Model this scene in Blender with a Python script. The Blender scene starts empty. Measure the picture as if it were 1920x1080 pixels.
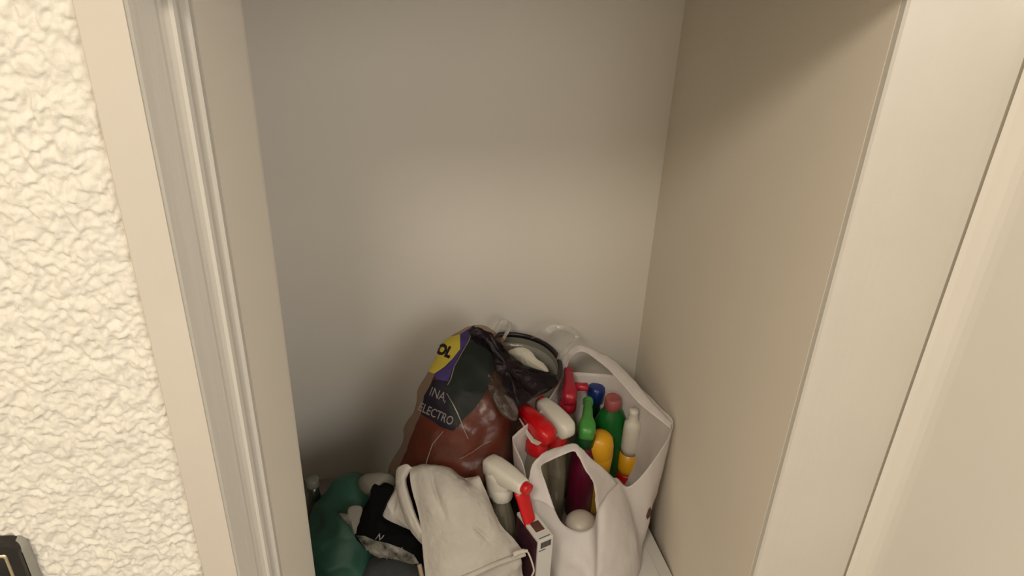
import bpy, bmesh, math, random
from mathutils import Vector, Matrix, noise
from mathutils.bvhtree import BVHTree

random.seed(7)
S = bpy.context.scene
COL = S.collection
PI = math.pi

# ------------------------------------------------------------------ camera
F = 1750.0
CAMZ = 1.5
_d = Vector((858 - 960, -(3150 - 540), -F)).normalized()
UP = -_d
_py = -((700 - 960) * UP.x - F * UP.z) / UP.y
EY = Vector((700 - 960, _py, -F)).normalized()
EX = EY.cross(UP)
ROT = Matrix((EX, EY, UP))            # camera space -> world
cam_data = bpy.data.cameras.new('camera')
cam = bpy.data.objects.new('camera', cam_data)
COL.objects.link(cam)
cam_data.sensor_fit = 'HORIZONTAL'
cam_data.sensor_width = 36.0
cam_data.lens = 36.0 * F / 1920.0
cam_data.clip_start = 0.02
cam.matrix_world = Matrix.Translation((0, 0, CAMZ)) @ ROT.to_4x4()
S.camera = cam

# ------------------------------------------------------------------ world, lamp, exposure
world = bpy.data.worlds.new('world')
S.world = world
world.use_nodes = True
world.node_tree.nodes['Background'].inputs[0].default_value = (1.0, 0.86, 0.68, 1)
world.node_tree.nodes['Background'].inputs[1].default_value = 0.25

def area(name, loc, target, size, power, color, spread=PI):
    l = bpy.data.lights.new(name, 'AREA')
    l.shape = 'DISK'
    l.size = size
    l.energy = power
    l.color = color
    l.spread = spread
    o = bpy.data.objects.new(name, l)
    COL.objects.link(o)
    o.location = loc
    o.rotation_euler = (Vector(target) - Vector(loc)).to_track_quat('-Z', 'Y').to_euler()
    return o

area('ceiling_lamp_light', (-0.62, -0.62, 2.42), (-0.62, -0.62, 0), 0.55, 31.0, (1.0, 0.885, 0.735))
area('fill_light', (0.95, -1.55, 1.75), (0.1, 1.0, 0.9), 1.3, 27.0, (1.0, 0.97, 0.92))  # added soft fill into the closet, not an actual window

S.view_settings.view_transform = 'Standard'
S.view_settings.look = 'None'
S.view_settings.gamma = 1.0
S.view_settings.use_curve_mapping = False
S.view_settings.exposure = 0.0

# ------------------------------------------------------------------ geometry helpers
def at(x, y, Y=None, Z=None, X=None):
    r = ROT @ Vector((x - 960, -(y - 540), -F))
    t = Y / r.y if Y is not None else ((Z - CAMZ) / r.z if Z is not None else X / r.x)
    return r * t + Vector((0, 0, CAMZ))

def pz(p):
    return at(p[0], p[1], Z=p[2])

def obj(name, bm, mat, parent=None, smooth=True, sub=0, solid=0.0, bevel=0.0, recalc=True):
    if recalc:
        bmesh.ops.recalc_face_normals(bm, faces=bm.faces)
    me = bpy.data.meshes.new(name)
    bm.to_mesh(me)
    bm.free()
    if mat:
        me.materials.append(mat)
    for p in me.polygons:
        p.use_smooth = smooth
    o = bpy.data.objects.new(name, me)
    COL.objects.link(o)
    if parent is not None:
        o.parent = parent
    if bevel:
        m = o.modifiers.new('bevel', 'BEVEL')
        m.width = bevel
        m.segments = 3
        m.limit_method = 'ANGLE'
        m.angle_limit = 0.6
    if solid:
        m = o.modifiers.new('solid', 'SOLIDIFY')
        m.thickness = solid
        m.offset = 0
    if sub:
        m = o.modifiers.new('sub', 'SUBSURF')
        m.levels = sub
        m.render_levels = sub
    return o

def thing(name, label, cat, group=None):
    o = bpy.data.objects.new(name, None)
    COL.objects.link(o)
    o.empty_display_size = 0.02
    return tag(o, label, cat, group)

def base(t, loc, rz=0.0):
    t.location = loc
    t.rotation_euler = (0, 0, rz)
    return t

def tag(o, label, cat, group=None):
    o['label'] = label
    o['category'] = cat
    if group:
        o['group'] = group
    return o

def struct(name, bm, mat, parent=None, **k):
    o = obj(name, bm, mat, parent, **k)
    if parent is None:
        o['kind'] = 'structure'
    return o

def box(bm, x0, y0, z0, x1, y1, z1, m=None):
    v = [bm.verts.new(p) for p in ((x0, y0, z0), (x1, y0, z0), (x1, y1, z0), (x0, y1, z0),
                                   (x0, y0, z1), (x1, y0, z1), (x1, y1, z1), (x0, y1, z1))]
    if m is not None:
        for q in v:
            q.co = m @ q.co
    for f in ((3, 2, 1, 0), (4, 5, 6, 7), (0, 1, 5, 4), (1, 2, 6, 5), (2, 3, 7, 6), (3, 0, 4, 7)):
        bm.faces.new([v[i] for i in f])
    return bm

def loft(rings, cap0=True, cap1=True, bm=None, closed=True):
    bm = bm or bmesh.new()
    R = [[bm.verts.new(p) for p in r] for r in rings]
    n = len(R[0])
    for a, b in zip(R, R[1:]):
        for i in range(n if closed else n - 1):
            j = (i + 1) % n
            bm.faces.new((a[i], a[j], b[j], b[i]))
    if cap0:
        bm.faces.new(list(reversed(R[0])))
    if cap1:
        bm.faces.new(R[-1])
    return bm

def lathe(prof, n=32, sx=1.0, sy=1.0, cap0=True, cap1=True, c=(0, 0), bm=None):
    return loft([[(c[0] + r * sx * math.cos(2 * PI * i / n), c[1] + r * sy * math.sin(2 * PI * i / n), z)
                  for i in range(n)] for r, z in prof], cap0, cap1, bm)

def cr(p0, p1, p2, p3, t):
    return 0.5 * ((2 * p1) + (p2 - p0) * t + (2 * p0 - 5 * p1 + 4 * p2 - p3) * t * t + (3 * p1 - p0 - 3 * p2 + p3) * t ** 3)

def spline(pts, n, closed=False):
    """n points evenly spread over the control points' parameter"""
    k = len(pts)
    out = []
    for i in range(n):
        u = i / n * k if closed else i / (n - 1) * (k - 1)
        a = min(int(u), k - 1 if closed else k - 2)
        t = u - a
        g = (lambda q: pts[q % k]) if closed else (lambda q: pts[max(0, min(k - 1, q))])
        out.append(cr(g(a - 1), g(a), g(a + 1), g(a + 2), t))
    return out

def tube(pts, r, n=8, res=None, bm=None):
    pts = [Vector(p) for p in pts]
    if res:
        pts = spline(pts, res)
    rings = []
    up = Vector((0.31, 0.22, 0.92)).normalized()
    for i, p in enumerate(pts):
        t = (pts[min(i + 1, len(pts) - 1)] - pts[max(i - 1, 0)]).normalized()
        a = t.cross(up)
        if a.length < 1e-3:
            a = t.cross(Vector((1, 0, 0)))
        a.normalize()
        b = t.cross(a)
        rr = r[i] if isinstance(r, (list, tuple)) else r
        rings.append([p + (a * math.cos(2 * PI * k / n) + b * math.sin(2 * PI * k / n)) * rr for k in range(n)])
    return loft(rings, bm=bm)

def nz(p, s, seed=0.0):
    return noise.noise(Vector((p[0] * s + seed, p[1] * s - seed * 0.7, p[2] * s + seed * 1.3)))

def ridged(p, s, seed=0.0):
    return 1.0 - 2.0 * abs(nz(p, s, seed))

def grid_patch(rows, nu, nv):
    """bicubic patch through rows of control points; rows of Vectors"""
    R = [spline([Vector(p) for p in r], nu) for r in rows]
    cols = [spline([r[i] for r in R], nv) for i in range(nu)]
    return [[cols[i][j] for i in range(nu)] for j in range(nv)]

def patch_mesh(g, wr=0.0, sc=30.0, seed=0.0):
    bm = bmesh.new()
    nv, nu = len(g), len(g[0])
    if wr:
        h = [[None] * nu for _ in range(nv)]
        for j in range(nv):
            for i in range(nu):
                a = g[j][min(i + 1, nu - 1)] - g[j][max(i - 1, 0)]
                b = g[min(j + 1, nv - 1)][i] - g[max(j - 1, 0)][i]
                n = a.cross(b)
                n = n.normalized() if n.length > 1e-9 else Vector((0, 0, 1))
                p = g[j][i]
                h[j][i] = p + n * wr * (ridged(p, sc, seed) * 0.6 + nz(p, sc * 2.2, seed + 3) * 0.4)
        g = h
    V = [[bm.verts.new(p) for p in r] for r in g]
    for a, b in zip(V, V[1:]):
        for i in range(nu - 1):
            bm.faces.new((a[i], a[i + 1], b[i + 1], b[i]))
    return bm

def pillow(outline, kern, hf, hb, n=64, wr=0.0, sc=30.0, seed=0.0, power=0.55):
    """soft closed body over a star-shaped outline of (px, py, z), bulging hf to the front and hb behind"""
    pts = [pz(p) for p in outline]
    k = pz(kern)
    ring = spline(pts, n, closed=True)
    nn = Vector()
    for i in range(len(pts)):
        a, b = pts[i] - k, pts[(i + 1) % len(pts)] - k
        nn += a.cross(b)
    nn.normalize()
    if nn.dot(Vector((0, -1, 0.6))) < 0:
        nn = -nn
    ss = [1.0, 0.96, 0.88, 0.75, 0.58, 0.4, 0.22, 0.08]
    rings = []
    for h, seq in ((-hb, ss[::-1]), (hf, ss[1:])):
        for s in seq:
            r = []
            for p in ring:
                q = k + (p - k) * s
                q = q + nn * h * (1 - s * s) ** power
                if wr:
                    q = q + nn * wr * (ridged(q, sc, seed) * 0.6 + nz(q, sc * 2.3, seed + 5) * 0.5) * (1.0 if h > 0 else 0.5)
                r.append(q)
            rings.append(r)
    return loft(rings)

def decal(poly, tree, off, step=4.0, mesh2d=None):
    """flat print: a fine triangulated outline laid on the surface the sight line meets"""
    bm = bmesh.new()
    if mesh2d is None:
        vs = [bm.verts.new((x, y, 0)) for x, y in poly]
        bm.faces.new(vs)
    else:
        vs = [bm.verts.new((x, y, 0)) for x, y in mesh2d[0]]
        for f in mesh2d[1]:
            try:
                bm.faces.new([vs[i] for i in f])
            except ValueError:
                pass
    bmesh.ops.triangulate(bm, faces=bm.faces)
    for _ in range(6):
        es = [e for e in bm.edges if e.calc_length() > step]
        if not es:
            break
        bmesh.ops.subdivide_edges(bm, edges=es, cuts=1, use_grid_fill=False)
        bmesh.ops.triangulate(bm, faces=[f for f in bm.faces if len(f.verts) > 3])
    dead = []
    eye = Vector((0, 0, CAMZ))
    for v in bm.verts:
        r = (ROT @ Vector((v.co.x - 960, -(v.co.y - 540), -F))).normalized()
        loc, nor, _, dist = tree.ray_cast(eye, r)
        if loc is None:
            dead.append(v)
        else:
            if nor.dot(r) > 0:
                nor = -nor
            v.co = loc + nor * off - r * off * 0.5
    bmesh.ops.delete(bm, geom=dead, context='VERTS')
    return bm

def text2d(s, bold=0.0):
    c = bpy.data.curves.new('lettering', 'FONT')
    c.body = s
    c.align_x = 'CENTER'
    c.align_y = 'CENTER'
    c.resolution_u = 3
    c.offset = bold
    o = bpy.data.objects.new('lettering_source', c)
    COL.objects.link(o)
    bpy.context.view_layer.update()
    me = bpy.data.meshes.new_from_object(o.evaluated_get(bpy.context.evaluated_depsgraph_get()))
    out = ([(v.co.x, v.co.y) for v in me.vertices], [list(p.vertices) for p in me.polygons])
    bpy.data.objects.remove(o)
    bpy.data.curves.remove(c)
    bpy.data.meshes.remove(me)
    return out

def place2d(m, cx, cy, sx, sy, ang, shear=0.0):
    ca, sa = math.cos(ang), math.sin(ang)
    out = []
    for x, y in m[0]:
        x, y = (x + shear * y) * sx, -y * sy
        out.append((cx + x * ca - y * sa, cy + x * sa + y * ca))
    return (out, m[1])

def tree_of(o):
    me = o.data
    return BVHTree.FromPolygons([v.co.copy() for v in me.vertices], [tuple(p.vertices) for p in me.polygons])

# ------------------------------------------------------------------ materials
def mat(name, color, rough=0.5, spec=0.5, var=0.0, vscale=30.0, bump=0.0, bscale=80.0, stretch=(1, 1, 1), trans=0.0, coat=0.0, col2=None, metal=0.0):
    m = bpy.data.materials.new(name)
    m.use_nodes = True
    nt = m.node_tree
    b = nt.nodes['Principled BSDF']
    b.inputs['Roughness'].default_value = rough
    b.inputs['Specular IOR Level'].default_value = spec
    b.inputs['Transmission Weight'].default_value = trans
    b.inputs['Coat Weight'].default_value = coat
    b.inputs['Metallic'].default_value = metal
    tc = nt.nodes.new('ShaderNodeTexCoord')
    mp = nt.nodes.new('ShaderNodeMapping')
    mp.inputs['Scale'].default_value = stretch
    nt.links.new(tc.outputs['Object'], mp.inputs[0])
    c = (*color, 1)
    n1 = nt.nodes.new('ShaderNodeTexNoise')
    n1.inputs['Scale'].default_value = vscale
    n1.inputs['Detail'].default_value = 5
    nt.links.new(mp.outputs[0], n1.inputs['Vector'])
    rp = nt.nodes.new('ShaderNodeValToRGB')
    rp.color_ramp.elements[0].position = 0.3
    rp.color_ramp.elements[1].position = 0.7
    lo = col2 if col2 else tuple(max(0, q * (1 - var)) for q in color)
    rp.color_ramp.elements[0].color = (*lo, 1)
    rp.color_ramp.elements[1].color = c
    nt.links.new(n1.outputs['Fac'], rp.inputs[0])
    nt.links.new(rp.outputs[0], b.inputs['Base Color'])
    if bump:
        n2 = nt.nodes.new('ShaderNodeTexNoise')
        n2.inputs['Scale'].default_value = bscale
        n2.inputs['Detail'].default_value = 4
        nt.links.new(mp.outputs[0], n2.inputs['Vector'])
        bp = nt.nodes.new('ShaderNodeBump')
        bp.inputs['Strength'].default_value = bump
        bp.inputs['Distance'].default_value = 0.004
        nt.links.new(n2.outputs['Fac'], bp.inputs['Height'])
        nt.links.new(bp.outputs[0], b.inputs['Normal'])
    return m

def film(name, color, clear, translucent=0.35, rough=0.35, gloss=0.12, bump=0.0, bscale=60.0, tint=(1, 1, 1), stretch=(1, 1, 1)):
    """thin plastic sheet: diffuse + translucent + see-through + a sheen"""
    m = bpy.data.materials.new(name)
    m.use_nodes = True
    nt = m.node_tree
    nt.nodes.clear()
    N = nt.nodes.new
    L = nt.links.new
    out = N('ShaderNodeOutputMaterial')
    d = N('ShaderNodeBsdfDiffuse')
    t = N('ShaderNodeBsdfTranslucent')
    tr = N('ShaderNodeBsdfTransparent')
    g = N('ShaderNodeBsdfGlossy')
    n = N('ShaderNodeTexNoise')
    n.inputs['Scale'].default_value = bscale
    tc = N('ShaderNodeTexCoord')
    mp = N('ShaderNodeMapping')
    mp.inputs['Scale'].default_value = stretch
    L(tc.outputs['Object'], mp.inputs[0])
    L(mp.outputs[0], n.inputs['Vector'])
    mixc = N('ShaderNodeMix')
    mixc.data_type = 'RGBA'
    mixc.inputs['A'].default_value = (*[q * 0.93 for q in color], 1)
    mixc.inputs['B'].default_value = (*color, 1)
    L(n.outputs['Fac'], mixc.inputs['Factor'])
    for s in (d, t):
        L(mixc.outputs['Result'], s.inputs['Color'])
    tr.inputs['Color'].default_value = (*tint, 1)
    g.inputs['Roughness'].default_value = rough
    m1, m2, m3 = N('ShaderNodeMixShader'), N('ShaderNodeMixShader'), N('ShaderNodeMixShader')
    m1.inputs[0].default_value = translucent
    L(d.outputs[0], m1.inputs[1])
    L(t.outputs[0], m1.inputs[2])
    m2.inputs[0].default_value = clear
    L(m1.outputs[0], m2.inputs[1])
    L(tr.outputs[0], m2.inputs[2])
    m3.inputs[0].default_value = gloss
    L(m2.outputs[0], m3.inputs[1])
    L(g.outputs[0], m3.inputs[2])
    if bump:
        bp = N('ShaderNodeBump')
        bp.inputs['Strength'].default_value = bump
        bp.inputs['Distance'].default_value = 0.004
        L(n.outputs['Fac'], bp.inputs['Height'])
        for s in (d, g):
            L(bp.outputs[0], s.inputs['Normal'])
    L(m3.outputs[0], out.inputs[0])
    return m

M = {}
M['stucco'] = mat('stucco', (0.78, 0.745, 0.67), 0.85, 0.2, 0.05, 25, 0.25, 220)
M['plaster'] = mat('plaster', (0.72, 0.68, 0.62), 0.85, 0.2, 0.03, 5, 0.03, 120)
M['lining'] = mat('lining', (0.74, 0.69, 0.62), 0.6, 0.3, 0.03, 6, 0.03, 120)
M['plaster_warm'] = mat('plaster_warm', (0.77, 0.70, 0.60), 0.85, 0.2, 0.03, 5, 0.03, 120)
M['paint'] = mat('paint', (0.62, 0.57, 0.50), 0.5, 0.35, 0.03, 12, 0.04, 90)
M['paint_grey'] = mat('paint_grey', (0.66, 0.63, 0.58), 0.55, 0.35, 0.16, 14, 0.25, 50, (1, 1, 0.08))
M['paint_right'] = mat('paint_right', (0.69, 0.655, 0.60), 0.5, 0.35, 0.03, 12, 0.04, 90)
M['paint_door'] = mat('paint_door', (0.88, 0.845, 0.79), 0.45, 0.4, 0.02, 8, 0.02, 90)
M['seam'] = mat('seam', (0.52, 0.47, 0.39), 0.8, 0.2)
M['floor'] = mat('floor', (0.34, 0.32, 0.285), 0.5, 0.4, 0.2, 9)
M['tile'] = mat('tile', (0.40, 0.34, 0.27), 0.4, 0.5, 0.1, 9)
M['ceiling'] = mat('ceiling', (0.80, 0.76, 0.68), 0.9, 0.1)
M['black'] = mat('black', (0.012, 0.011, 0.010), 0.35, 0.5)
M['grey_edge'] = mat('grey_edge', (0.30, 0.29, 0.26), 0.4, 0.5)
M['gold'] = mat('gold', (0.62, 0.52, 0.33), 0.3, 0.5, metal=0.6)
M['bag_white'] = film('bag_white', (0.88, 0.835, 0.815), 0.17, 0.38, 0.4, 0.04, 0.35, 70, stretch=(1, 1, 0.25))
M['bag_clear'] = film('bag_clear', (0.80, 0.78, 0.72), 0.62, 0.4, 0.2, 0.06, 0.3, 60)
M['bag_sheer'] = film('bag_sheer', (0.72, 0.69, 0.62), 0.80, 0.4, 0.25, 0.03, 0.3, 60)
M['electro_film'] = film('electro_film', (0.085, 0.038, 0.022), 0.74, 0.3, 0.28, 0.03, 0.6, 34, (1.0, 0.88, 0.78))
M['rag_red'] = mat('rag_red', (0.15, 0.020, 0.008), 0.8, 0.2, 0.6, 14, 0.5, 40)
M['print_dark'] = mat('print_dark', (0.013, 0.017, 0.014), 0.5, 0.15, 0.2, 20)
M['print_navy'] = mat('print_navy', (0.012, 0.009, 0.016), 0.5, 0.15, 0.2, 20)
M['print_purple'] = mat('print_purple', (0.045, 0.028, 0.12), 0.5, 0.2, 0.2, 20)
M['print_yellow'] = mat('print_yellow', (0.42, 0.33, 0.035), 0.4, 0.4, 0.15, 20)
M['print_grey'] = mat('print_grey', (0.17, 0.15, 0.145), 0.5, 0.3)
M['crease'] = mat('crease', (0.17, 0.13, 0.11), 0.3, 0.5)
M['black_film'] = mat('black_film', (0.006, 0.0045, 0.007), 0.34, 0.16, 0.5, 30, 0.9, 70, col2=(0.018, 0.010, 0.013))
M['black_bag'] = mat('black_bag', (0.003, 0.003, 0.0035), 0.85, 0.06, 0.2, 30, 0.2, 60)
M['print_white'] = mat('print_white', (0.27, 0.26, 0.22), 0.6, 0.2, 0.95, 55, 0.2, 60)
M['cotton'] = mat('cotton', (0.49, 0.455, 0.405), 0.95, 0.1, 0.14, 18, 0.25, 300)
M['cord'] = mat('cord', (0.56, 0.51, 0.44), 0.95, 0.1, 0.1, 60, 0.3, 300)
M['green_bag'] = mat('green_bag', (0.024, 0.088, 0.058), 0.55, 0.3, 0.4, 12, 0.3, 40)
M['grey_bag'] = mat('grey_bag', (0.055, 0.058, 0.058), 0.6, 0.3, 0.3, 15, 0.3, 40)
M['bin'] = mat('bin', (0.15, 0.145, 0.115), 0.5, 0.4, 0.1, 10)
M['bin_rim'] = mat('bin_rim', (0.010, 0.007, 0.009), 0.4, 0.5)
M['paper'] = mat('paper', (0.66, 0.62, 0.52), 0.8, 0.2, 0.1, 20, 0.2, 50)
M['paper_shaded'] = mat('paper_shaded', (0.19, 0.178, 0.15), 0.8, 0.2, 0.2, 20, 0.2, 50)  # off-white with the left corner's shadow put into the colour
M['carton_white'] = mat('carton_white', (0.60, 0.585, 0.555), 0.6, 0.3, 0.04, 12)
M['carton_print'] = mat('carton_print', (0.075, 0.022, 0.038), 0.35, 0.5, 0.55, 30)
M['carton_brown'] = mat('carton_brown', (0.11, 0.045, 0.035), 0.5, 0.4, 0.3, 60)
M['ink'] = mat('ink', (0.10, 0.09, 0.085), 0.6, 0.3)
M['red'] = mat('red', (0.55, 0.006, 0.010), 0.3, 0.5, 0.1, 20)
M['crimson'] = mat('crimson', (0.38, 0.010, 0.030), 0.35, 0.5, 0.15, 20)
M['white_plastic'] = mat('white_plastic', (0.66, 0.625, 0.55), 0.35, 0.5, 0.04, 20)
M['grey_white'] = mat('grey_white', (0.52, 0.47, 0.40), 0.4, 0.5, 0.05, 20)
M['lime'] = mat('lime', (0.06, 0.30, 0.05), 0.35, 0.5, 0.15, 20)
M['dark_green'] = mat('dark_green', (0.004, 0.062, 0.014), 0.3, 0.5, 0.2, 15)
M['green'] = mat('green', (0.005, 0.12, 0.018), 0.3, 0.5, 0.15, 15)
M['blue'] = mat('blue', (0.010, 0.030, 0.16), 0.3, 0.5, 0.1, 15)
M['pink'] = mat('pink', (0.40, 0.10, 0.10), 0.4, 0.5, 0.35, 60)
M['yellow'] = mat('yellow', (0.72, 0.36, 0.010), 0.35, 0.5, 0.06, 15)
M['amber_yellow'] = mat('amber_yellow', (0.42, 0.24, 0.03), 0.35, 0.5, 0.3, 25)
M['magenta'] = mat('magenta', (0.13, 0.005, 0.030), 0.3, 0.5, 0.2, 15)
M['clear_plastic'] = film('clear_plastic', (0.42, 0.38, 0.28), 0.60, 0.3, 0.12, 0.10, 0.0, 30, (0.92, 0.92, 0.84))
M['amber_fluid'] = mat('amber_fluid', (0.10, 0.075, 0.04), 0.25, 0.5, 0.2, 12)
M['olive_glass'] = mat('olive_glass', (0.022, 0.028, 0.016), 0.2, 0.6, 0.2, 12)
M['cap_grey'] = mat('cap_grey', (0.14, 0.14, 0.12), 0.45, 0.5)
M['wood'] = mat('wood', (0.36, 0.27, 0.18), 0.7, 0.2, 0.2, 40)

# ------------------------------------------------------------------ the setting
WY = 0.82                                   # plane of the room's wall the cupboard opens in
XL = at(267, 540, Y=WY).x                   # left edge of the casing
XR = 0.489                                  # closet's right wall
YB = 1.5
LZ = 1.272                                  # underside of the head of the frame
RX0, RX1, RY0, CH = -1.5, 1.7, -1.7, 2.5

def hq(bm, pts):
    bm.faces.new([bm.verts.new(p) for p in pts])

# stucco wall: real relief
bm = bmesh.new()
x0, x1, z0, z1 = -0.60, XL + 0.004, 0.40, 1.36
nx, nz_ = 190, 500
G = []
for j in range(nz_ + 1):
    r = []
    for i in range(nx + 1):
        x = x0 + (x1 - x0) * i / nx
        z = z0 + (z1 - z0) * j / nz_
        p = Vector((x, 0, z * 0.75))
        w = Vector((nz(p, 60, 2), 0, nz(p, 60, 9))) * 0.005
        q = p + w
        big = 0.6 + 0.5 * nz(p, 14, 30)
        h = 2.1 * (0.0017 * max(-0.2, ridged(q, 90, 1)) * big + 0.0016 * nz(q, 130, 4) + 0.0011 * nz(q, 260, 7) + 0.0010 * nz(p, 45, 12))
        e = min(1.0, min(i, j, nx - i, nz_ - j) / 5.0) if True else 1
        r.append(bm.verts.new((x, WY - h * (0.3 + 0.7 * e) - 0.001, z)))
    G.append(r)
for a, b in zip(G, G[1:]):
    for i in range(nx):
        bm.faces.new((a[i], a[i + 1], b[i + 1], b[i]))
# the rest of that wall and the wall over the opening, flat
hq(bm, ((RX0, WY, 0), (x0, WY, 0), (x0, WY, CH), (RX0, WY, CH)))
hq(bm, ((x0, WY, 0), (x1, WY, 0), (x1, WY, z0), (x0, WY, z0)))
hq(bm, ((x0, WY, z1), (0.62, WY, z1), (0.62, WY, CH), (x0, WY, CH)))
hq(bm, ((0.64, WY + 0.01, 0), (RX1, WY + 0.01, 0), (RX1, WY + 0.01, CH), (0.64, WY + 0.01, CH)))
struct('wall_front', bm, M['stucco'])

def slab(name, x0, y0, z0, x1, y1, z1, m):
    return struct(name, box(bmesh.new(), x0, y0, z0, x1, y1, z1), m, smooth=False)

slab('floor', RX0, RY0, -0.05, RX1, YB + 0.05, 0.0, M['floor'])
slab('ceiling', RX0, RY0, CH, RX1, WY + 0.06, CH + 0.05, M['ceiling'])
slab('wall_rear', RX0, RY0 - 0.05, 0, RX1, RY0, CH, M['stucco'])
slab('wall_west', RX0 - 0.05, RY0, 0, RX0, WY, CH, M['stucco'])
slab('wall_east', RX1, RY0, 0, RX1 + 0.05, WY, CH, M['stucco'])
CLX = -0.285                                # closet's left wall
slab('wall_back', CLX - 0.05, YB, 0, XR + 0.06, YB + 0.05, 1.75, M['plaster'])
slab('wall_right', XR, 0.845, 0, XR + 0.06, YB, 1.75, M['plaster_warm'])
slab('wall_left', CLX - 0.05, 0.99, 0, CLX, YB, 1.75, M['plaster'])
slab('ceiling_closet', CLX - 0.05, 0.86, 1.75, XR + 0.06, YB + 0.05, 1.79, M['plaster'])

def prism(name, prof, zb, zt, m, bevel=0.0, smooth=False):
    bm = loft([[(x, y, zb) for x, y in prof], [(x, y, zt) for x, y in prof]])
    return struct(name, bm, m, smooth=smooth, bevel=bevel)

def px_(x, Y):
    return (at(x, 540, Y=Y).x, Y)

# left casing: flat face, painted moulding with its bead, jamb lining
prism('trim_1', [(XL, WY + 0.02), (XL, 0.806), (XL + 0.0015, 0.804), px_(337, 0.804), px_(339, 0.806), (px_(339, 0.806)[0], WY + 0.02)],
      0, LZ + 0.07, M['paint'])
a = px_(339, 0.806)
mould = [(XL + 0.005, 0.90), (XL + 0.005, WY + 0.021), (a[0], WY + 0.021), a, px_(345, 0.809), px_(386, 0.840), px_(390, 0.847), px_(396, 0.851), px_(401, 0.848), px_(407, 0.845),
         px_(414, 0.846), px_(420, 0.851), px_(425, 0.859), px_(429, 0.863), px_(434, 0.862), px_(439, 0.864), px_(442, 0.869), px_(443, 0.90)]
prism('trim_2', mould, 0, LZ, M['paint_grey'])
b = px_(443, 0.8705)
prism('trim_3', [(CLX - 0.03, 0.8995), (px_(443, 0.90)[0] - 0.0005, 0.8995), (px_(443, 0.90)[0] - 0.0005, 0.88), px_(445, 0.876), px_(519, 0.985), px_(522, 0.992), (px_(522, 0.992)[0] - 0.002, 1.0), (CLX - 0.03, 1.0)],
      0, LZ, M['lining'])
# small chips in the moulding's paint
bm = bmesh.new()
c = at(286, 24, Y=0.839)
bmesh.ops.create_icosphere(bm, subdivisions=2, radius=1.0, matrix=Matrix.Translation(c) @ Matrix.Diagonal((0.0016, 0.0022, 0.006, 1)))
o = obj('paint_chip', bm, M['seam'], bpy.data.objects['trim_2'])

# right side of the frame and the gap beside the open door
e = px_(1560, 0.832)
g0 = px_(1769, 0.800)
prism('trim_4', [(XR + 0.001, 0.8449), (XR, e[1] + 0.002), (XR + 0.0025, e[1] - 0.001), *[px_(1562 + 207 * k / 14, 0.831 - 0.0305 * (1 - math.cos(PI * (k / 14) ** 1.3)) / 2 - 0.0006) for k in range(1, 14)], g0, (g0[0] + 0.0005, 0.8449)],
      0, LZ, M['paint_right'], smooth=False)
g1 = px_(1775, 0.800)
prism('trim_5', [(g0[0] + 0.0006, 0.8449), (g0[0] + 0.0006, 0.8035), (g1[0] + 0.004, 0.8035), (g1[0] + 0.004, 0.8449)], 0, LZ, M['seam'])
# head of the frame
hb = box(bmesh.new(), XL, 0.804, LZ, 0.64, 0.862, LZ + 0.09)
struct('trim_6', hb, M['paint'], smooth=False, bevel=0.002)
# wall over the head, inside the closet
slab('wall_header', CLX - 0.05, 0.8622, LZ, XR + 0.06, 0.93, 1.75, M['plaster'])

# the open door leaf on the right
DX = g1[0]
leaf = [(DX, 0.800), (DX + 0.004, 0.7945), (DX + 0.012, 0.779), (DX + 0.0150, 0.770), (DX + 0.0165, 0.758), (DX + 0.020, 0.14), (DX + 0.024, 0.132), (DX + 0.045, 0.132), (DX + 0.045, 0.800)]
d = prism('door_1', leaf, 0.01, LZ + 0.0, M['paint_door'], smooth=False)
d.data.polygons.foreach_set('use_smooth', [False] * len(d.data.polygons))

# ------------------------------------------------------------------ framed panel on the stucco wall
fr = thing('framed_panel', 'black rounded frame with thin gold inner line on the rough stucco wall', 'frame')
tr_ = at(32, 1022, Y=WY - 0.022)
fx, fz = tr_.x, tr_.z
base(fr, (fx, WY - 0.006, fz))
def rrect(x0, z0, x1, z1, r, y, n=6):
    out = []
    for cx, cz, a0 in ((x1 - r, z1 - r, 0), (x0 + r, z1 - r, PI / 2), (x0 + r, z0 + r, PI), (x1 - r, z0 + r, 1.5 * PI)):
        for i in range(n + 1):
            t = a0 + PI / 2 * i / n
            out.append((cx + r * math.cos(t), y, cz + r * math.sin(t)))
    return out
W_, H_ = 0.16, 0.115
def fring(ins, y, r):
    return rrect(-W_ + ins, -H_ + ins, -ins, -ins, max(0.003, r - ins * 0.6), y)
obj('outer_frame', loft([fring(0, -0.0, 0.013), fring(0, -0.011, 0.013), fring(0.002, -0.016, 0.013), fring(0.016, -0.015, 0.013), fring(0.017, -0.009, 0.012)], cap1=False), M['black'], fr, smooth=False)
se = loft([fring(-0.005, 0.002, 0.016), fring(-0.005, -0.007, 0.016), fring(-0.0005, -0.0118, 0.014)], cap1=False, cap0=False)
for v in se.verts:
    v.co.z -= 0.0055
obj('side_edge', se, M['grey_edge'], fr)
obj('gold_inner_line', loft([fring(0.0165, -0.014, 0.013), fring(0.0175, -0.0165, 0.013), fring(0.0195, -0.0165, 0.013), fring(0.021, -0.012, 0.012)], cap0=False, cap1=False), M['gold'], fr)
obj('inner_panel', loft([fring(0.016, -0.008, 0.013), fring(0.0165, -0.0095, 0.013)]), M['black'], fr)

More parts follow.
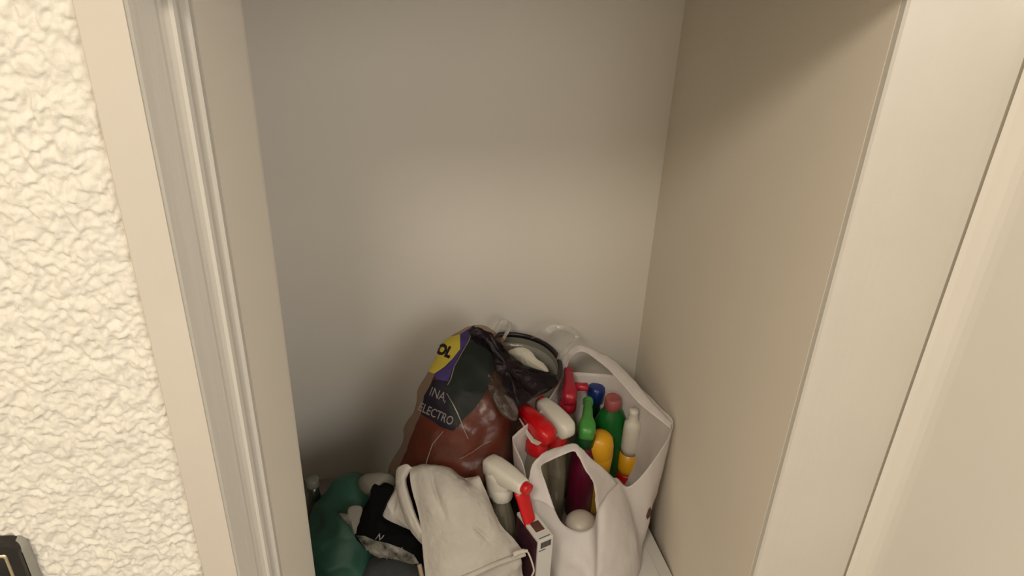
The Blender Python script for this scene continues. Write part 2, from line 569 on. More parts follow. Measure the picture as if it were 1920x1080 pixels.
# ------------------------------------------------------------------ waste bin behind everything
BX, BY, BZ, BR = 0.203, 1.385, 0.385, 0.100
bn = thing('waste_bin', 'grey waste bin with black rim in the back corner behind the bags', 'bin')
base(bn, (BX, BY, 0))
obj('bin_body', lathe([(0.074, 0.0), (0.078, 0.002), (0.095, BZ - 0.004), (0.0925, BZ - 0.003), (0.074, 0.006)], 48, cap1=True), M['bin'], bn)
bm = bmesh.new()
n = 56
rings = []
for k in range(n):
    a_ = 2 * PI * k / n
    rings.append([Vector(((BR - 0.003 + 0.0045 * math.cos(q)) * math.cos(a_), (BR - 0.003 + 0.0045 * math.cos(q)) * math.sin(a_), BZ + 0.006 * math.sin(q))) for q in [2 * PI * t / 10 for t in range(10)]])
rings.append(rings[0])
obj('rim', loft(rings, False, False), M['bin_rim'], bn)

# clear bag lining the bin, its two handle loops over the rim
cl = thing('bin_liner', 'clear thin plastic bag with loop handles lining the black-rimmed bin', 'liner')
def ribbon(outer, inner, nu, parent, name, m, wr=0.0015, sc=60, seed=0, th=0.0006):
    g = grid_patch([[pz(p) for p in outer], [(pz(p) + pz(q)) / 2 + Vector((0, 0.004, 0.003)) for p, q in zip(outer, inner)], [pz(p) for p in inner]], nu, 7)
    return obj(name, patch_mesh(g, wr, sc, seed), m, parent, solid=th)
base(cl, (BX, BY, 0.30))
off = Vector((BX, BY, 0.30))
bm = lathe([(0.088, 0.02), (0.0895, 0.05), (0.091, 0.070)], 48, cap0=False, cap1=False)
for v in bm.verts:
    v.co.z += 0.0015 * nz(v.co, 90, 3)
lb = obj('liner_body', bm, M['bag_clear'], cl, solid=0.0004)
def rel(o, t):
    """keep world placement when the mesh was written in world space"""
    o.matrix_parent_inverse = Matrix.Translation(t.location).inverted()
    return o
rel(ribbon([(918, 627, .405), (930, 612, .43), (936, 603, .44), (945, 600, .44), (955, 603, .44), (960, 608, .43), (955, 622, .41), (942, 643, .395)],
           [(926, 634, .400), (936, 620, .42), (941, 611, .43), (946, 609, .435), (950, 610, .43), (951, 615, .42), (946, 626, .405), (936, 641, .395)], 40, cl, 'handle_loop', M['bag_clear']), cl)
rel(ribbon([(996, 636, .395), (1012, 620, .42), (1035, 608, .43), (1060, 610, .43), (1082, 620, .42), (1090, 635, .405)],
           [(1020, 640, .390), (1028, 630, .41), (1042, 620, .42), (1058, 620, .42), (1074, 627, .41), (1080, 640, .40)], 40, cl, 'handle_loop', M['bag_sheer']), cl)
rel(ribbon([(1043, 676, .392), (1048, 664, .405), (1060, 652, .42), (1072, 642, .425)],
           [(1054, 680, .388), (1058, 669, .40), (1066, 658, .41), (1076, 648, .415)], 24, cl, 'handle_loop', M['bag_sheer']), cl)

# crumpled white scrap in the bin's mouth
sp = obj('plastic_scrap', pillow([(953, 660, .40), (965, 653, .41), (980, 651, .415), (995, 658, .415), (1006, 672, .41), (1020, 682, .405), (1029, 697, .40), (1012, 694, .395), (985, 685, .39), (968, 674, .39)],
                        (987, 670, .405), 0.008, 0.010, 48, 0.004, 60, 2), M['paper'])
tag(sp, 'crumpled off-white plastic scrap in the mouth of the black-rimmed bin', 'scrap')

# ------------------------------------------------------------------ printed clear bag with red rags
eb = thing('printed_plastic_bag', 'tall clear bag of dark red cloth with yellow logo and black print', 'bag')
base(eb, (0.075, 1.25, 0))
#        z    cx    cy     rx     ry
ER = [(0.000, 0.070, 1.235, 0.095, 0.080),
      (0.015, 0.070, 1.235, 0.108, 0.092),
      (0.120, 0.075, 1.240, 0.116, 0.100),
      (0.220, 0.078, 1.250, 0.114, 0.098),
      (0.300, 0.094, 1.250, 0.107, 0.092),
      (0.360, 0.104, 1.264, 0.093, 0.080),
      (0.410, 0.117, 1.283, 0.086, 0.070),
      (0.450, 0.123, 1.310, 0.070, 0.054),
      (0.480, 0.127, 1.334, 0.050, 0.036),
      (0.497, 0.131, 1.346, 0.026, 0.018)]
def blob(R, n=72, res=40, shrink=1.0, wr=0.004, sc=22, seed=0.0, zs=1.0, dz=0.0):
    prof = spline([Vector((r[0], r[1], r[2])) for r in R], res)
    rad = spline([Vector((r[3], r[4], 0)) for r in R], res)
    rings = []
    for c_, q in zip(prof, rad):
        ring = []
        for i in range(n):
            t = 2 * PI * i / n
            d_ = Vector((math.cos(t) * q.x, math.sin(t) * q.y, 0)) * shrink
            p = Vector((c_.y, c_.z, c_.x * zs + dz)) + d_
            w = wr * (ridged(p, sc, seed) * 0.7 + nz(p, sc * 2.1, seed + 4) * 0.5)
            k = d_.length
            ring.append(p + (d_ / k if k else d_) * w * min(1, k / 0.03))
        rings.append(ring)
    return loft(rings)
bag_bm = blob(ER, n=120, res=80, wr=0.009, sc=15, seed=1.5)
ef = rel(obj('film', bag_bm, M['electro_film'], eb), eb)
rel(obj('rags', blob(ER[:-1], shrink=0.86, wr=0.007, sc=24, seed=8, dz=0.002, zs=0.97), M['rag_red'], eb), eb)
T = tree_of(ef)
pd = rel(obj('print_panel', decal([(886, 612), (912, 622), (940, 648), (934, 668), (926, 692), (917, 722), (905, 745), (888, 768), (868, 786), (858, 802), (846, 782), (840, 750), (839, 722), (846, 698), (858, 672), (876, 642)], T, 0.0012), M['print_dark'], eb), eb)
pd['label'] = 'large dark green-black printed panel'
o = rel(obj('print_panel', decal([(814, 712), (842, 716), (843, 750), (850, 780), (862, 792), (850, 808), (828, 801), (790, 776), (796, 742)], T, 0.0010), M['print_navy'], eb), eb)
o['label'] = 'black printed block behind the words'
o = rel(obj('print_panel', decal([(862, 628), (890, 610), (884, 628), (868, 656), (853, 688), (846, 716), (818, 712), (814, 700), (832, 690), (848, 672), (862, 655)], T, 0.0011), M['print_purple'], eb), eb)
o['label'] = 'purple printed band'
o = rel(obj('logo_disc', decal([(863, 628), (863, 655), (849, 673), (834, 688), (815, 701), (800, 696), (800, 668), (815, 645), (838, 634)], T, 0.0014), M['print_yellow'], eb), eb)
o['label'] = 'yellow logo disc cut by the bag edge'
rel(obj('lettering', decal(None, T, 0.0020, 3.0, place2d(text2d('OL', 0.06), 834, 659, 20, 28, math.radians(22), 0.1)), M['print_navy'], eb), eb)['label'] = 'black logo letters'
rel(obj('lettering', decal(None, T, 0.0018, 3.0, place2d(text2d('INA,', 0.0), 823, 741, 18, 24, math.radians(24), -0.1)), M['print_grey'], eb), eb)['label'] = 'small grey printed word'
rel(obj('lettering', decal(None, T, 0.0018, 3.0, place2d(text2d('ELECTRO', 0.008), 818, 777, 16.5, 23, math.radians(25), -0.1)), M['print_grey'], eb), eb)['label'] = 'larger grey printed word'
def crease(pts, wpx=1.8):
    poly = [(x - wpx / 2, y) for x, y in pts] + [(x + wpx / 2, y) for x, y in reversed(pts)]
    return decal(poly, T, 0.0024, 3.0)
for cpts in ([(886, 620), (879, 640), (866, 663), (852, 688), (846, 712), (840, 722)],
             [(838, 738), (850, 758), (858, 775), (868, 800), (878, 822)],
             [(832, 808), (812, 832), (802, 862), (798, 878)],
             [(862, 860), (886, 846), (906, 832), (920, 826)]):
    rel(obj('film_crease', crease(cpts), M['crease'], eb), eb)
bt = rel(obj('bag_mouth', pillow([(880, 622, .515), (893, 614, .52), (908, 619, .515), (922, 628, .505), (936, 646, .49), (950, 664, .475), (976, 682, .45), (1006, 697, .43), (1032, 703, .42), (1046, 711, .412), (1040, 726, .41), (1014, 736, .412), (994, 750, .415), (972, 764, .42), (955, 746, .43), (938, 716, .445), (922, 692, .46), (920, 668, .475), (904, 642, .50)],
                    (946, 694, .458), 0.010, 0.020, 100, 0.012, 44, 6), M['black_film'], eb), eb)
bt['label'] = 'crumpled black film at the mouth of the bag'
rel(obj('film_flap', pillow([(914, 676, .468), (926, 686, .46), (940, 710, .445), (958, 744, .43), (972, 768, .42), (966, 790, .405), (944, 782, .41), (926, 758, .425), (912, 725, .445), (906, 695, .46)], (938, 735, .437), 0.006, 0.010, 60, 0.007, 45, 9),
        film('flap_film', (0.085, 0.055, 0.042), 0.40, 0.3, 0.4, 0.03, 0.6, 60), eb), eb)

# ------------------------------------------------------------------ white carton box under the shopping bag
wb = thing('carton', 'low white carton lying flat on the floor under the white shopping bag', 'box')
p0, p1 = at(1215, 985, Z=0.085), at(1262, 1080, Z=0.085)
dirv = (p1 - p0).normalized()
rz = math.atan2(dirv.y, dirv.x) + PI / 2
base(wb, (p0.x, p0.y, 0), rz)
bm = box(bmesh.new(), -0.20, -0.24, 0.0, 0.0, 0.03, 0.0835)
obj('carton_body', bm, M['carton_white'], wb, smooth=False, bevel=0.0015)
bm = box(bmesh.new(), -0.20, -0.24, 0.0837, -0.024, 0.03, 0.0855)
obj('lid_flap', bm, M['carton_white'], wb, smooth=False, bevel=0.0008)

# ------------------------------------------------------------------ white shopping bag
sb = thing('shopping_bag', 'white thin plastic shopping bag with two loop handles, full of cleaning bottles', 'bag')
ZB = 0.0870
base(sb, (0.34, 1.24, ZB))
rim = [(1180, 912, .250), (1222, 868, .300), (1262, 798, .362), (1238, 764, .368), (1200, 728, .365), (1158, 706, .355), (1112, 700, .345), (1066, 700, .352), (1046, 722, .36), (1010, 775, .365),
       (968, 812, .362), (962, 826, .358), (980, 868, .340), (990, 906, .310), (1010, 930, .285), (1034, 946, .258), (1055, 982, .218), (1088, 997, .200), (1112, 985, .212), (1122, 944, .262), (1136, 906, .290), (1156, 896, .280)]
RIM = [pz(p) for p in rim]
cx, cy = 0.345, 1.225
NB = 132
RS = spline(RIM, NB, closed=True)
rings = []
K = 30
for j in range(K + 1):
    t = j / K
    ring = []
    for i, p in enumerate(RS):
        d_ = Vector((p.x - cx, p.y - cy, 0))
        ang = math.atan2(d_.y, d_.x)
        # base: rounded rectangle on the carton
        bx, by = math.cos(ang), math.sin(ang)
        sq = (abs(bx / 0.105) ** 3.2 + abs(by / 0.105) ** 3.2) ** (-1 / 3.2)
        front = max(0.0, math.cos(ang - math.radians(-104)))
        B0 = Vector((cx - 0.008 + bx * sq, cy - 0.002 + by * sq - 0.055 * front, ZB))
        M1 = Vector((cx + bx * (0.122 + 0.012 * front), cy + by * (0.118 + 0.062 * front), ZB + 0.015 + (p.z - ZB) * 0.22))
        M2 = Vector((p.x * 0.75 + 0.25 * M1.x, p.y * 0.75 + M1.y * 0.25, ZB + (p.z - ZB) * 0.66))
        M2 += d_.normalized() * (0.016 * front)
        cre = math.exp(-((ang + 0.62) / 0.16) ** 2)
        M1 -= d_.normalized() * 0.030 * cre
        M2 -= d_.normalized() * 0.016 * cre
        q = B0 * (1 - t) ** 3 + M1 * 3 * t * (1 - t) ** 2 + M2 * 3 * t * t * (1 - t) + p * t ** 3
        wv = 0.0050 * math.sin(PI * min(1, t * 1.1)) * (ridged((q.x, q.y, q.z * 0.35), 34, 3) * 0.7 + nz((q.x, q.y, q.z * 0.5), 70, 2) * 0.4)
        q = q + (d_.normalized() * wv if d_.length else Vector())
        q.x = min(q.x, XR - 0.0015)
        ring.append(q)
    rings.append(ring)
sbody = rel(obj('bag_body', loft(rings, True, False), M['bag_white'], sb, solid=0.0005), sb)
SBT = tree_of(sbody)
def strap(outer, inner, z, nu, seed):
    return rel(ribbon([(x, y, q) for (x, y), q in zip(outer, z)], [(x, y, q - 0.003) for (x, y), q in zip(inner, z)], nu, sb, 'handle_loop', M['bag_white'], 0.0022, 55, seed, 0.0012), sb)
strap([(985, 935), (990, 905), (999, 872), (1018, 850), (1046, 838), (1076, 831), (1090, 840), (1112, 862), (1134, 880), (1160, 906)],
      [(1040, 955), (1024, 908), (1014, 877), (1026, 866), (1048, 856), (1074, 846), (1084, 855), (1100, 884), (1114, 908), (1119, 960)],
      [.285, .315, .345, .365, .378, .382, .378, .355, .325, .275], 60, 2)
strap([(1047, 700), (1053, 680), (1064, 660), (1080, 649), (1098, 650), (1122, 660), (1150, 674), (1182, 704), (1216, 746), (1240, 772), (1263, 796)],
      [(1060, 704), (1063, 686), (1070, 670), (1084, 660), (1098, 661), (1118, 674), (1140, 692), (1168, 722), (1198, 756), (1230, 782), (1258, 804)],
      [.352, .375, .40, .415, .418, .415, .41, .40, .385, .375, .362], 60, 5)
# red print on the bag's side
rp = decal([(1215, 955), (1219, 950), (1221, 957), (1218, 968), (1213, 974), (1211, 968)], SBT, 0.001, 3)
if len(rp.verts):
    rel(obj('red_print', rp, M['carton_brown'], sb), sb)
else:
    rp.free()

# ------------------------------------------------------------------ cleaning bottles
def spray(label, group, pxy, z, px_nozzle, zbase, head, trig, collar, body, fluid=None, r=0.036, oval=0.75, sc=1.0, inset=None, name='spray_bottle', tilt=(0, 0), cat='spray bottle', trig_out=0.0, narrow=1.0, arm=None, noz=None, tw=1.0, th=0.0038, skirt=False):
    """trigger spray bottle; local +x is where the nozzle points, local z=0 is the base"""
    t = thing(name, label, cat, group)
    c_ = at(pxy[0], pxy[1], Z=z)
    q = at(px_nozzle[0], px_nozzle[1], Z=z)
    base(t, (c_.x, c_.y, zbase), math.atan2(q.y - c_.y, q.x - c_.x))
    t.rotation_euler = (tilt[0], tilt[1], t.rotation_euler[2])
    H = z - zbase                                   # top of the head
    hz = H - 0.030 * sc
    prof = [(0.9 * r, 0.0), (r, 0.004), (r * 1.0, hz * 0.45), (r * 0.98, hz * 0.58), (r * 0.80, hz * 0.72), (r * 0.50, hz * 0.82), (0.0125 * sc, hz - 0.030 * sc), (0.0125 * sc, hz - 0.012 * sc)]
    obj('bottle', loft([[(rr * math.cos(2 * PI * i / 32), rr * (oval + (1 - oval) * max(0, (zz - hz * .6) / (hz * .4))) * math.sin(2 * PI * i / 32), zz) for i in range(32)] for rr, zz in prof]), M[body], t)
    if fluid:
        pf = [(0.82 * r, 0.004), (0.93 * r, 0.008), (0.93 * r, hz * 0.42)]
        obj('liquid', lathe(pf, 28, 1, oval), M[fluid], t)
    n = 28
    obj('collar', loft([[((rr + (0.0006 if i % 2 else 0)) * math.cos(2 * PI * i / n), (rr + (0.0006 if i % 2 else 0)) * math.sin(2 * PI * i / n), zz) for i in range(n)]
                        for rr, zz in ((0.0150 * sc, hz - 0.034 * sc), (0.0165 * sc, hz - 0.032 * sc), (0.0165 * sc, hz - 0.014 * sc), (0.0125 * sc, hz - 0.006 * sc), (0.0115 * sc, hz + 0.004 * sc))]), M[collar], t)
    secs = [(-0.034, 0.006, 0.012, 0.018), (-0.033, 0.012, 0.006, 0.023), (-0.026, 0.0185, -0.002, 0.029), (-0.012, 0.0210, -0.004, 0.031), (0.004, 0.0205, -0.003, 0.0315),
            (0.018, 0.0190, 0.002, 0.031), (0.030, 0.0170, 0.005, 0.030), (0.040, 0.0155, 0.007, 0.0285), (0.044, 0.0145, 0.0075, 0.0275)]
    rings = []
    for x, w, zb, zt in [(x, w * (1 if x < 0 else narrow), zb, zt) for x, w, zb, zt in secs]:
        mz, hh = (zb + zt) / 2, (zt - zb) / 2
        ring = []
        for i in range(20):
            a_ = 2 * PI * i / 20
            ca, sa = math.cos(a_), math.sin(a_)
            ring.append((x * sc, w * 0.72 * sc * math.copysign(abs(ca) ** 0.55, ca), hz + (mz + hh * math.copysign(abs(sa) ** 0.55, sa)) * sc))
        rings.append(ring)
    obj('head', loft(rings), M[head], t)
    if skirt:
        obj('skirt', loft([[(-0.006 * sc + rx * sc * math.cos(2 * PI * i / 28), ry * sc * math.sin(2 * PI * i / 28), hz + zz * sc) for i in range(28)]
                           for rx, ry, zz in ((0.0160, 0.0150, -0.034), (0.0185, 0.0165, -0.028), (0.0215, 0.0165, -0.012), (0.0255, 0.0160, 0.004), (0.0260, 0.0150, 0.016))]), M[head], t)
    nzl = []
    for x, rr in ((0.0435, 0.0085), (0.0445, 0.0092), (0.0530, 0.0092), (0.0540, 0.0080)):
        nzl.append([(x * sc, rr * sc * math.cos(2 * PI * i / 16), hz + (0.0195 + rr * math.sin(2 * PI * i / 16)) * sc) for i in range(16)])
    obj('nozzle', loft(nzl), M[noz or head], t)
    if arm:
        obj('side_arm', loft([[(0.006 * sc + rr * sc * math.cos(2 * PI * i / 14), -yy * sc, hz + (0.018 + rr * math.sin(2 * PI * i / 14)) * sc) for i in range(14)]
                              for yy, rr in ((0.008, 0.0085), (0.026, 0.0080), (0.034, 0.0085), (0.036, 0.006))]), M[head], t)
    tp = [Vector((0.024 + trig_out * .8, 0, 0.010)), Vector((0.031 + trig_out * .8, 0, -0.004)), Vector((0.035 + trig_out * .9, 0, -0.020)), Vector((0.040 + trig_out, 0, -0.036)), Vector((0.047 + trig_out, 0, -0.048))]
    tp = spline(tp, 12)
    rr_ = []
    for i, p in enumerate(tp):
        w = (0.0088 - 0.0022 * i / 11) * tw
        rr_.append([((p.x + dx) * sc, dy * sc, hz + p.z * sc) for dx, dy in ((-th, -w), (th * 0.6, -w), (th, -w * 0.5), (th, w * 0.5), (th * 0.6, w), (-th, w))])
    obj('trigger', loft(rr_), M[trig], t, sub=1)
    if inset:
        for s in (-1, 1):
            pts = [(-0.030, 0.013), (-0.024, 0.004), (-0.010, -0.001), (0.006, 0.001), (0.020, 0.009), (0.030, 0.014), (0.018, 0.0115), (0.004, 0.008), (-0.012, 0.008)]
            bm = bmesh.new()
            vs = []
            for dy in (0.0, 0.0022):
                vs.append([bm.verts.new((x * sc, s * (0.0125 + 0.0035 * max(0, 1 - abs(x + 0.008) / 0.03) + dy) * sc, hz + zz * sc)) for x, zz in pts])
            k = len(pts)
            for i in range(k):
                bm.faces.new((vs[0][i], vs[0][(i + 1) % k], vs[1][(i + 1) % k], vs[1][i]))
            bm.faces.new(vs[1])
            bm.faces.new(vs[0][::-1])
            obj('side_inset', bm, M[inset], t, smooth=False)
    return t

def turned(name, label, cat, pxy, z, zbase, pieces, group=None, lean=(0, 0), n=36):
    """bottle turned from profiles; pieces = (part name, [(r, height from the top), ...] given bottom to top, material, oval)"""
    t = thing(name, label, cat, group)
    c_ = at(pxy[0], pxy[1], Z=z)
    base(t, (c_.x, c_.y, zbase))
    H = z - zbase
    for nm, prof, m, ov in pieces:
        pr = [(r, H + h if h > -9 else 0.0) for r, h in prof]
        bm = lathe(pr, n, 1, ov)
        if lean != (0, 0):
            for v in bm.verts:
                k = (v.co.z - H) / H
                v.co.x += lean[0] * k
                v.co.y += lean[1] * k
        obj(nm, bm, M[m], t, smooth=True)
    return t

GB = 'cleaning bottles in the white bag'
zb = ZB + 0.002
spray('spray bottle with red head and white side stripe, at the front of the white bag', GB, (1010, 785), 0.378, (970, 744), zb, 'red', 'red', 'red', 'clear_plastic', 'amber_fluid', 0.029, 0.8, 1.22, 'white_plastic', narrow=0.85)
spray('spray bottle with white head on red collar, beside the red-headed one', GB, (1047, 774), 0.375, (1010, 738), zb, 'white_plastic', 'red', 'red', 'clear_plastic', 'amber_fluid', 0.027, 0.8, 1.18, noz='red')
spray('spray bottle with crimson head, beneath the back handle next to the bin', GB, (1068, 719), 0.370, (1066, 680), zb, 'crimson', 'crimson', 'crimson', 'clear_plastic', None, 0.030, 0.8, 1.0, narrow=0.8, arm=True)
spray('purple spray bottle with green trigger head behind the yellow cap', GB, (1102, 780), 0.340, (1104, 730), zb, 'lime', 'dark_green', 'dark_green', 'magenta', None, 0.034, 0.8, 1.1, narrow=0.66)
turned('cleaner_bottle', 'dark green bottle with round blue cap, at the back of the white bag', 'bottle', (1119, 722), 0.325, zb,
       [('bottle', [(0.026, -10), (0.028, -0.21), (0.028, -0.10), (0.020, -0.065), (0.012, -0.045), (0.012, -0.030)], 'dark_green', 0.85),
        ('cap', [(0.0150, -0.040), (0.0172, -0.037), (0.0180, -0.014), (0.0165, -0.005), (0.0110, -0.0005), (0.003, 0.0)], 'blue', 1)], GB)
turned('cleaner_bottle', 'green bottle with pinkish red screw cap, near the back of the white bag', 'bottle', (1150, 745), 0.330, zb,
       [('bottle', [(0.034, -10), (0.036, -0.20), (0.036, -0.085), (0.031, -0.055), (0.022, -0.034), (0.0135, -0.024), (0.0135, -0.018)], 'green', 0.7),
        ('cap', [(0.0150, -0.026), (0.0165, -0.024), (0.0165, -0.006), (0.0145, -0.001), (0.0135, 0.0), (0.011, -0.0015)], 'pink', 1)], GB)
turned('cleaner_bottle', 'bottle with tall domed yellow cap inside the front of the white bag', 'bottle', (1126, 812), 0.290, zb,
       [('cap', [(0.0250, -0.098), (0.0265, -0.096), (0.0285, -0.054), (0.0279, -0.0530), (0.0287, -0.050), (0.0280, -0.030), (0.0245, -0.012), (0.0175, -0.004), (0.0085, -0.0005), (0.002, 0.0)], 'yellow', 0.95),
        ('bottle', [(0.026, -10), (0.028, -0.185), (0.028, -0.14), (0.0225, -0.108), (0.0215, -0.099)], 'amber_yellow', 0.9)], GB)
turned('cleaner_bottle', 'slim bottle with white nozzle over yellow band, by the white bag notch', 'bottle', (1189, 768), 0.325, zb,
       [('nozzle', [(0.0192, -0.116), (0.0188, -0.100), (0.0172, -0.050), (0.0160, -0.036), (0.0125, -0.030), (0.0100, -0.026), (0.0090, -0.008), (0.0092, -0.007), (0.0085, 0.0)], 'white_plastic', 1),
        ('yellow_band', [(0.0225, -0.172), (0.0222, -0.160), (0.0195, -0.117)], 'yellow', 1),
        ('bottle', [(0.022, -10), (0.024, -0.21), (0.024, -0.177), (0.0220, -0.173)], 'red', 1)], GB, lean=(-0.012, -0.02))
turned('cleaner_bottle', 'round white bottle top seen through the front handle of the white bag', 'bottle', (1090, 968), 0.198, zb,
       [('bottle', [(0.028, -10), (0.030, -0.08), (0.030, -0.026), (0.027, -0.011), (0.019, -0.002), (0.008, 0.0)], 'grey_white', 1)], GB)
# clear spray bottle standing in front, between the cotton bag and the narrow carton
spray('clear spray bottle with white head and red trigger, outside the white bag', None, (942, 872), 0.352, (988, 906), 0.0, 'white_plastic', 'red', 'white_plastic', 'clear_plastic', None, 0.034, 0.8, 1.20, trig_out=0.016, noz='red', tw=1.5, th=0.0065, skirt=True)

# ------------------------------------------------------------------ narrow printed carton
nc = thing('detergent_carton', 'narrow white carton with purple-brown printed side and barcode, upright by the white bag', 'carton')
ZC = 0.27
c1, c2, c3 = at(1010, 1016, Z=ZC), at(1038, 1004, Z=ZC), at(976, 958, Z=ZC)
fx_ = (c2 - c1)
ang = math.atan2(fx_.y, fx_.x)
wC = fx_.length
ax = Vector((math.cos(ang), math.sin(ang), 0))
ay = Vector((-ax.y, ax.x, 0))
dC = max(0.06, (c3 - c1).dot(ay))
base(nc, (c1.x, c1.y, 0), ang)
obj('carton_body', box(bmesh.new(), 0, 0, 0, wC, dC, ZC), M['carton_white'], nc, smooth=False, bevel=0.0012)
obj('printed_side', box(bmesh.new(), -0.0006, 0.004, 0.004, 0.0004, dC - 0.002, ZC - 0.006), M['carton_print'], nc, smooth=False)
obj('printed_window', box(bmesh.new(), wC * 0.22, dC * 0.26, ZC - 0.0005, wC * 0.80, dC * 0.56, ZC + 0.0006), M['carton_brown'], nc, smooth=False)
obj('printed_window', box(bmesh.new(), wC * 0.25, dC * 0.68, ZC - 0.0005, wC * 0.75, dC * 0.92, ZC + 0.0006), M['carton_brown'], nc, smooth=False)
obj('print_line', box(bmesh.new(), wC * 0.12, 0.004, ZC - 0.0005, wC * 0.85, 0.0055, ZC + 0.0006), M['ink'], nc, smooth=False)
bm = bmesh.new()
x = wC * 0.16
while x < wC * 0.84:
    w = random.choice((0.0003, 0.0005, 0.0008))
    box(bm, x, -0.0006, ZC - 0.020, x + w, 0.0004, ZC - 0.006)
    x += w + random.choice((0.0004, 0.0006))
bc = obj('barcode', bm, M['ink'], nc, smooth=False)
bc['kind'] = 'stuff'
obj('print_line', box(bmesh.new(), wC * 0.05, -0.0006, ZC - 0.0262, wC * 0.5, 0.0004, ZC - 0.0245), M['ink'], nc, smooth=False)

# ------------------------------------------------------------------ cotton drawstring bag
cb = thing('cotton_bag', 'beige cotton drawstring bag slumped in front of the printed plastic bag', 'bag')
base(cb, (0.08, 1.10, 0.0))
rows = [[(768, 890, .27), (805, 884, .27), (850, 888, .27), (880, 905, .27), (900, 908, .27)],
        [(768, 879, .334), (796, 873, .345), (838, 878, .345), (868, 897, .330), (898, 893, .335)],
        [(772, 915, .325), (802, 918, .335), (846, 923, .340), (885, 926, .333), (914, 930, .310)],
        [(786, 968, .285), (818, 972, .302), (862, 974, .308), (902, 974, .300), (936, 980, .278)],
        [(792, 1020, .245), (830, 1020, .264), (876, 1020, .270), (925, 1014, .262), (962, 1010, .246)],
        [(800, 1100, .185), (835, 1094, .205), (880, 1078, .218), (930, 1056, .226), (984, 1037, .232)]]
g = grid_patch([[pz(p) for p in r] for r in rows], 90, 90)
def folds(g):
    out = []
    nv = len(g)
    for j, r in enumerate(g):
        o_ = []
        for i, p in enumerate(r):
            u, v = i / (len(r) - 1), j / (nv - 1)
            amp = 0.0085 * math.sin(PI * min(1, v * 1.15)) 
            w = amp * (nz((u * 5.2 + v * 1.3, v * 1.4, 0.3), 1.0, 4) * 1.3)
            w -= 0.016 * math.exp(-((u - 0.80 + 0.16 * (v - .2)) / 0.05) ** 2 - ((v - 0.24) / 0.06) ** 2)
            w -= 0.007 * math.exp(-((u - 0.30 - 0.1 * v) / 0.03) ** 2 - ((v - 0.42) / 0.16) ** 2)
            w -= 0.007 * math.exp(-((u - 0.66 + 0.5 * (0.72 - v)) / 0.035) ** 2 - ((v - 0.72) / 0.08) ** 2)
            o_.append(p + Vector((0, -0.7, 0.7)) * w)
        out.append(o_)
    return out
g = folds(g)
rel(obj('bag_cloth', patch_mesh(g, 0.0012, 70, 4), M['cotton'], cb, solid=0.003), cb)
hem = [g[-1][i] for i in range(0, 90, 4)] + [g[-1][-1]]
rel(obj('hem', tube([p + Vector((0, -0.002, 0.001)) for p in hem], 0.0048, 10), M['cotton'], cb), cb)
rel(obj('drawstring', tube([pz(p) for p in [(960, 1046, .238), (980, 1036, .24), (988, 1034, .24), (993, 1042, .235), (998, 1056, .222), (1001, 1070, .205), (996, 1082, .19)]], 0.0016, 8, 30), M['cord'], cb), cb)
rel(obj('drawstring', tube([pz(p) for p in [(962, 1040, .242), (976, 1034, .244), (989, 1033, .242)]], [0.005] * 5 + [0.0042] * 5 + [0.003] * 4, 10, 14), M['cord'], cb), cb)
# under layer of cloth showing below the hem
ur = [[(800, 1098, .178), (850, 1082, .196), (900, 1064, .206), (950, 1046, .216), (975, 1040, .222)],
      [(810, 1120, .150), (860, 1110, .165), (910, 1092, .175), (960, 1072, .190), (978, 1056, .200)],
      [(815, 1190, .07), (865, 1180, .08), (915, 1160, .10), (960, 1130, .11), (985, 1110, .12)]]
rel(obj('under_cloth', patch_mesh(grid_patch([[pz(p) for p in r] for r in ur], 60, 30), 0.005, 34, 2), M['cotton'], cb, solid=0.003), cb)
# rolled left edge and the flap behind it
fr_ = [[(774, 878, .336), (764, 871, .338), (754, 873, .334), (746, 880, .326), (744, 890, .318)],
       [(760, 898, .322), (757, 900, .326), (752, 902, .324), (747, 905, .318), (744, 908, .308)],
       [(768, 935, .302), (765, 937, .306), (760, 940, .303), (755, 942, .298), (752, 946, .286)],
       [(787, 985, .266), (784, 986, .270), (779, 987, .267), (774, 989, .262), (770, 992, .252)],
       [(812, 1022, .236), (809, 1023, .238), (806, 1024, .236), (803, 1025, .232), (800, 1026, .226)]]
rel(obj('side_fold', patch_mesh(grid_patch([[pz(p) for p in r] for r in fr_], 30, 40), 0.0015, 60, 7), M['cotton'], cb, solid=0.0035), cb)
rel(obj('side_flap', pillow([(722, 930, .265), (732, 918, .275), (744, 912, .28), (756, 930, .275), (772, 962, .25), (796, 1008, .215), (770, 1000, .21), (742, 988, .215), (712, 980, .22)], (745, 960, .24), 0.012, 0.02, 60, 0.005, 38, 5), M['cotton'], cb), cb)

# ------------------------------------------------------------------ black printed pouch
bp_ = thing('plastic_pouch', 'black plastic pouch with knotted top and pale printed lower edge', 'pouch')
base(bp_, (-0.04, 1.13, 0.15))
outl = [(702, 922, .285), (697, 914, .29), (703, 907, .295), (712, 910, .295), (720, 905, .30), (728, 906, .30), (738, 914, .295), (733, 926, .285), (722, 948, .27), (714, 972, .25), (740, 986, .235), (770, 997, .23), (793, 1009, .225), (797, 1036, .20), (792, 1058, .18),
        (768, 1056, .175), (742, 1049, .175), (715, 1046, .17), (690, 1032, .18), (668, 1006, .20), (667, 988, .22), (679, 958, .25), (690, 938, .27)]
bb = rel(obj('pouch_body', pillow(outl, (702, 992, .225), 0.016, 0.030, 110, 0.004, 45, 3), M['black_bag'], bp_), bp_)
TP = tree_of(bb)
rel(obj('printed_band', decal([(668, 1003), (684, 1004), (702, 1012), (726, 1018), (752, 1027), (776, 1040), (786, 1056), (768, 1058), (742, 1051), (715, 1048), (690, 1034)], TP, 0.001), M['print_white'], bp_), bp_)['label'] = 'pale mottled printed lower edge'
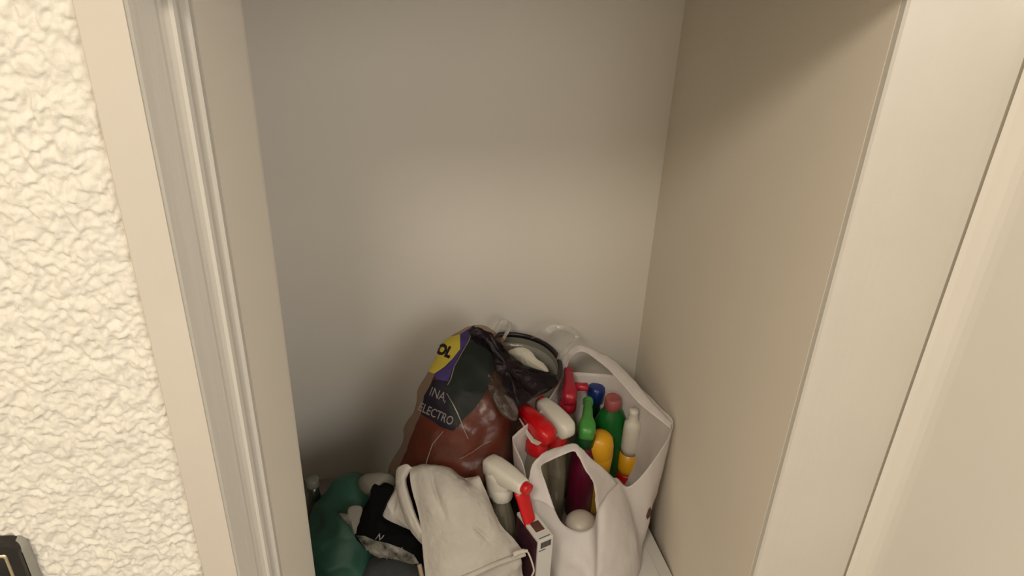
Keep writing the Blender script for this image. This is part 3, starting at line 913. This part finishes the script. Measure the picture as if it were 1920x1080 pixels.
rel(obj('lettering', decal(None, TP, 0.0022, 3, place2d(text2d('N', 0.01), 712, 1007, 15, 14, math.radians(14), 0.5)), M['print_grey'], bp_), bp_)
rel(obj('lettering', decal(None, TP, 0.0022, 3, place2d(text2d('A', 0.0), 753, 1028, 11, 9, math.radians(14), 0.2)), M['print_grey'], bp_), bp_)

# ------------------------------------------------------------------ small things on the left
gs = obj('sack', blob([(0.0, -0.02, 1.10, 0.075, 0.06), (0.02, -0.02, 1.10, 0.088, 0.075), (0.09, -0.02, 1.11, 0.086, 0.076), (0.14, -0.015, 1.115, 0.070, 0.062), (0.165, -0.01, 1.12, 0.03, 0.03)], n=100, res=60, wr=0.008, sc=24, seed=11), M['grey_bag'])
tag(gs, 'dark grey plastic sack under the black pouch', 'sack')
gb = obj('fabric_bag', blob([(0.0, -0.142, 1.17, 0.066, 0.07), (0.02, -0.142, 1.17, 0.075, 0.082), (0.10, -0.138, 1.175, 0.072, 0.082), (0.16, -0.128, 1.19, 0.062, 0.072), (0.205, -0.114, 1.212, 0.050, 0.056), (0.240, -0.104, 1.232, 0.032, 0.034), (0.255, -0.100, 1.24, 0.010, 0.010)], n=120, res=80, wr=0.013, sc=15, seed=21), M['green_bag'])
tag(gb, 'dark green soft bag in the left corner beside the door jamb', 'bag')
wt = obj('paper_scrap', pillow([(636, 962, .245), (650, 964, .25), (654, 951, .262), (668, 947, .265), (680, 952, .26), (676, 975, .24), (668, 1000, .215), (660, 995, .215), (655, 985, .225), (645, 975, .235)], (660, 970, .245), 0.005, 0.006, 44, 0.003, 60, 4), M['paper_shaded'])
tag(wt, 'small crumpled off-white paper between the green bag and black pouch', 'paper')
cm = obj('plastic_bundle', pillow([(672, 902, .27), (680, 892, .285), (700, 888, .295), (722, 888, .30), (740, 896, .29), (738, 918, .27), (715, 932, .25), (690, 928, .25), (676, 918, .255)], (705, 910, .285), 0.016, 0.03, 48, 0.002, 36, 8, power=0.8), M['paper_shaded'])
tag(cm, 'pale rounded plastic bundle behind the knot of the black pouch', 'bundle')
turned('glass_bottle', 'slim dark olive bottle with grey cap beside the left door jamb', 'bottle', (585, 897), 0.25, 0.0,
       [('bottle', [(0.022, -10), (0.024, -0.24), (0.024, -0.10), (0.014, -0.055), (0.011, -0.035), (0.011, -0.016)], 'olive_glass', 1),
        ('cap', [(0.0115, -0.018), (0.0125, -0.016), (0.0125, -0.002), (0.0115, 0.0)], 'cap_grey', 1)])
pg = obj('wooden_stick', tube([pz(p) for p in [(786, 1058, .21), (790, 1075, .195), (796, 1100, .17)]], [0.0040] * 10, 10, 10), M['wood'])
tag(pg, 'short tan wooden stick end between the black pouch and cotton bag', 'stick')
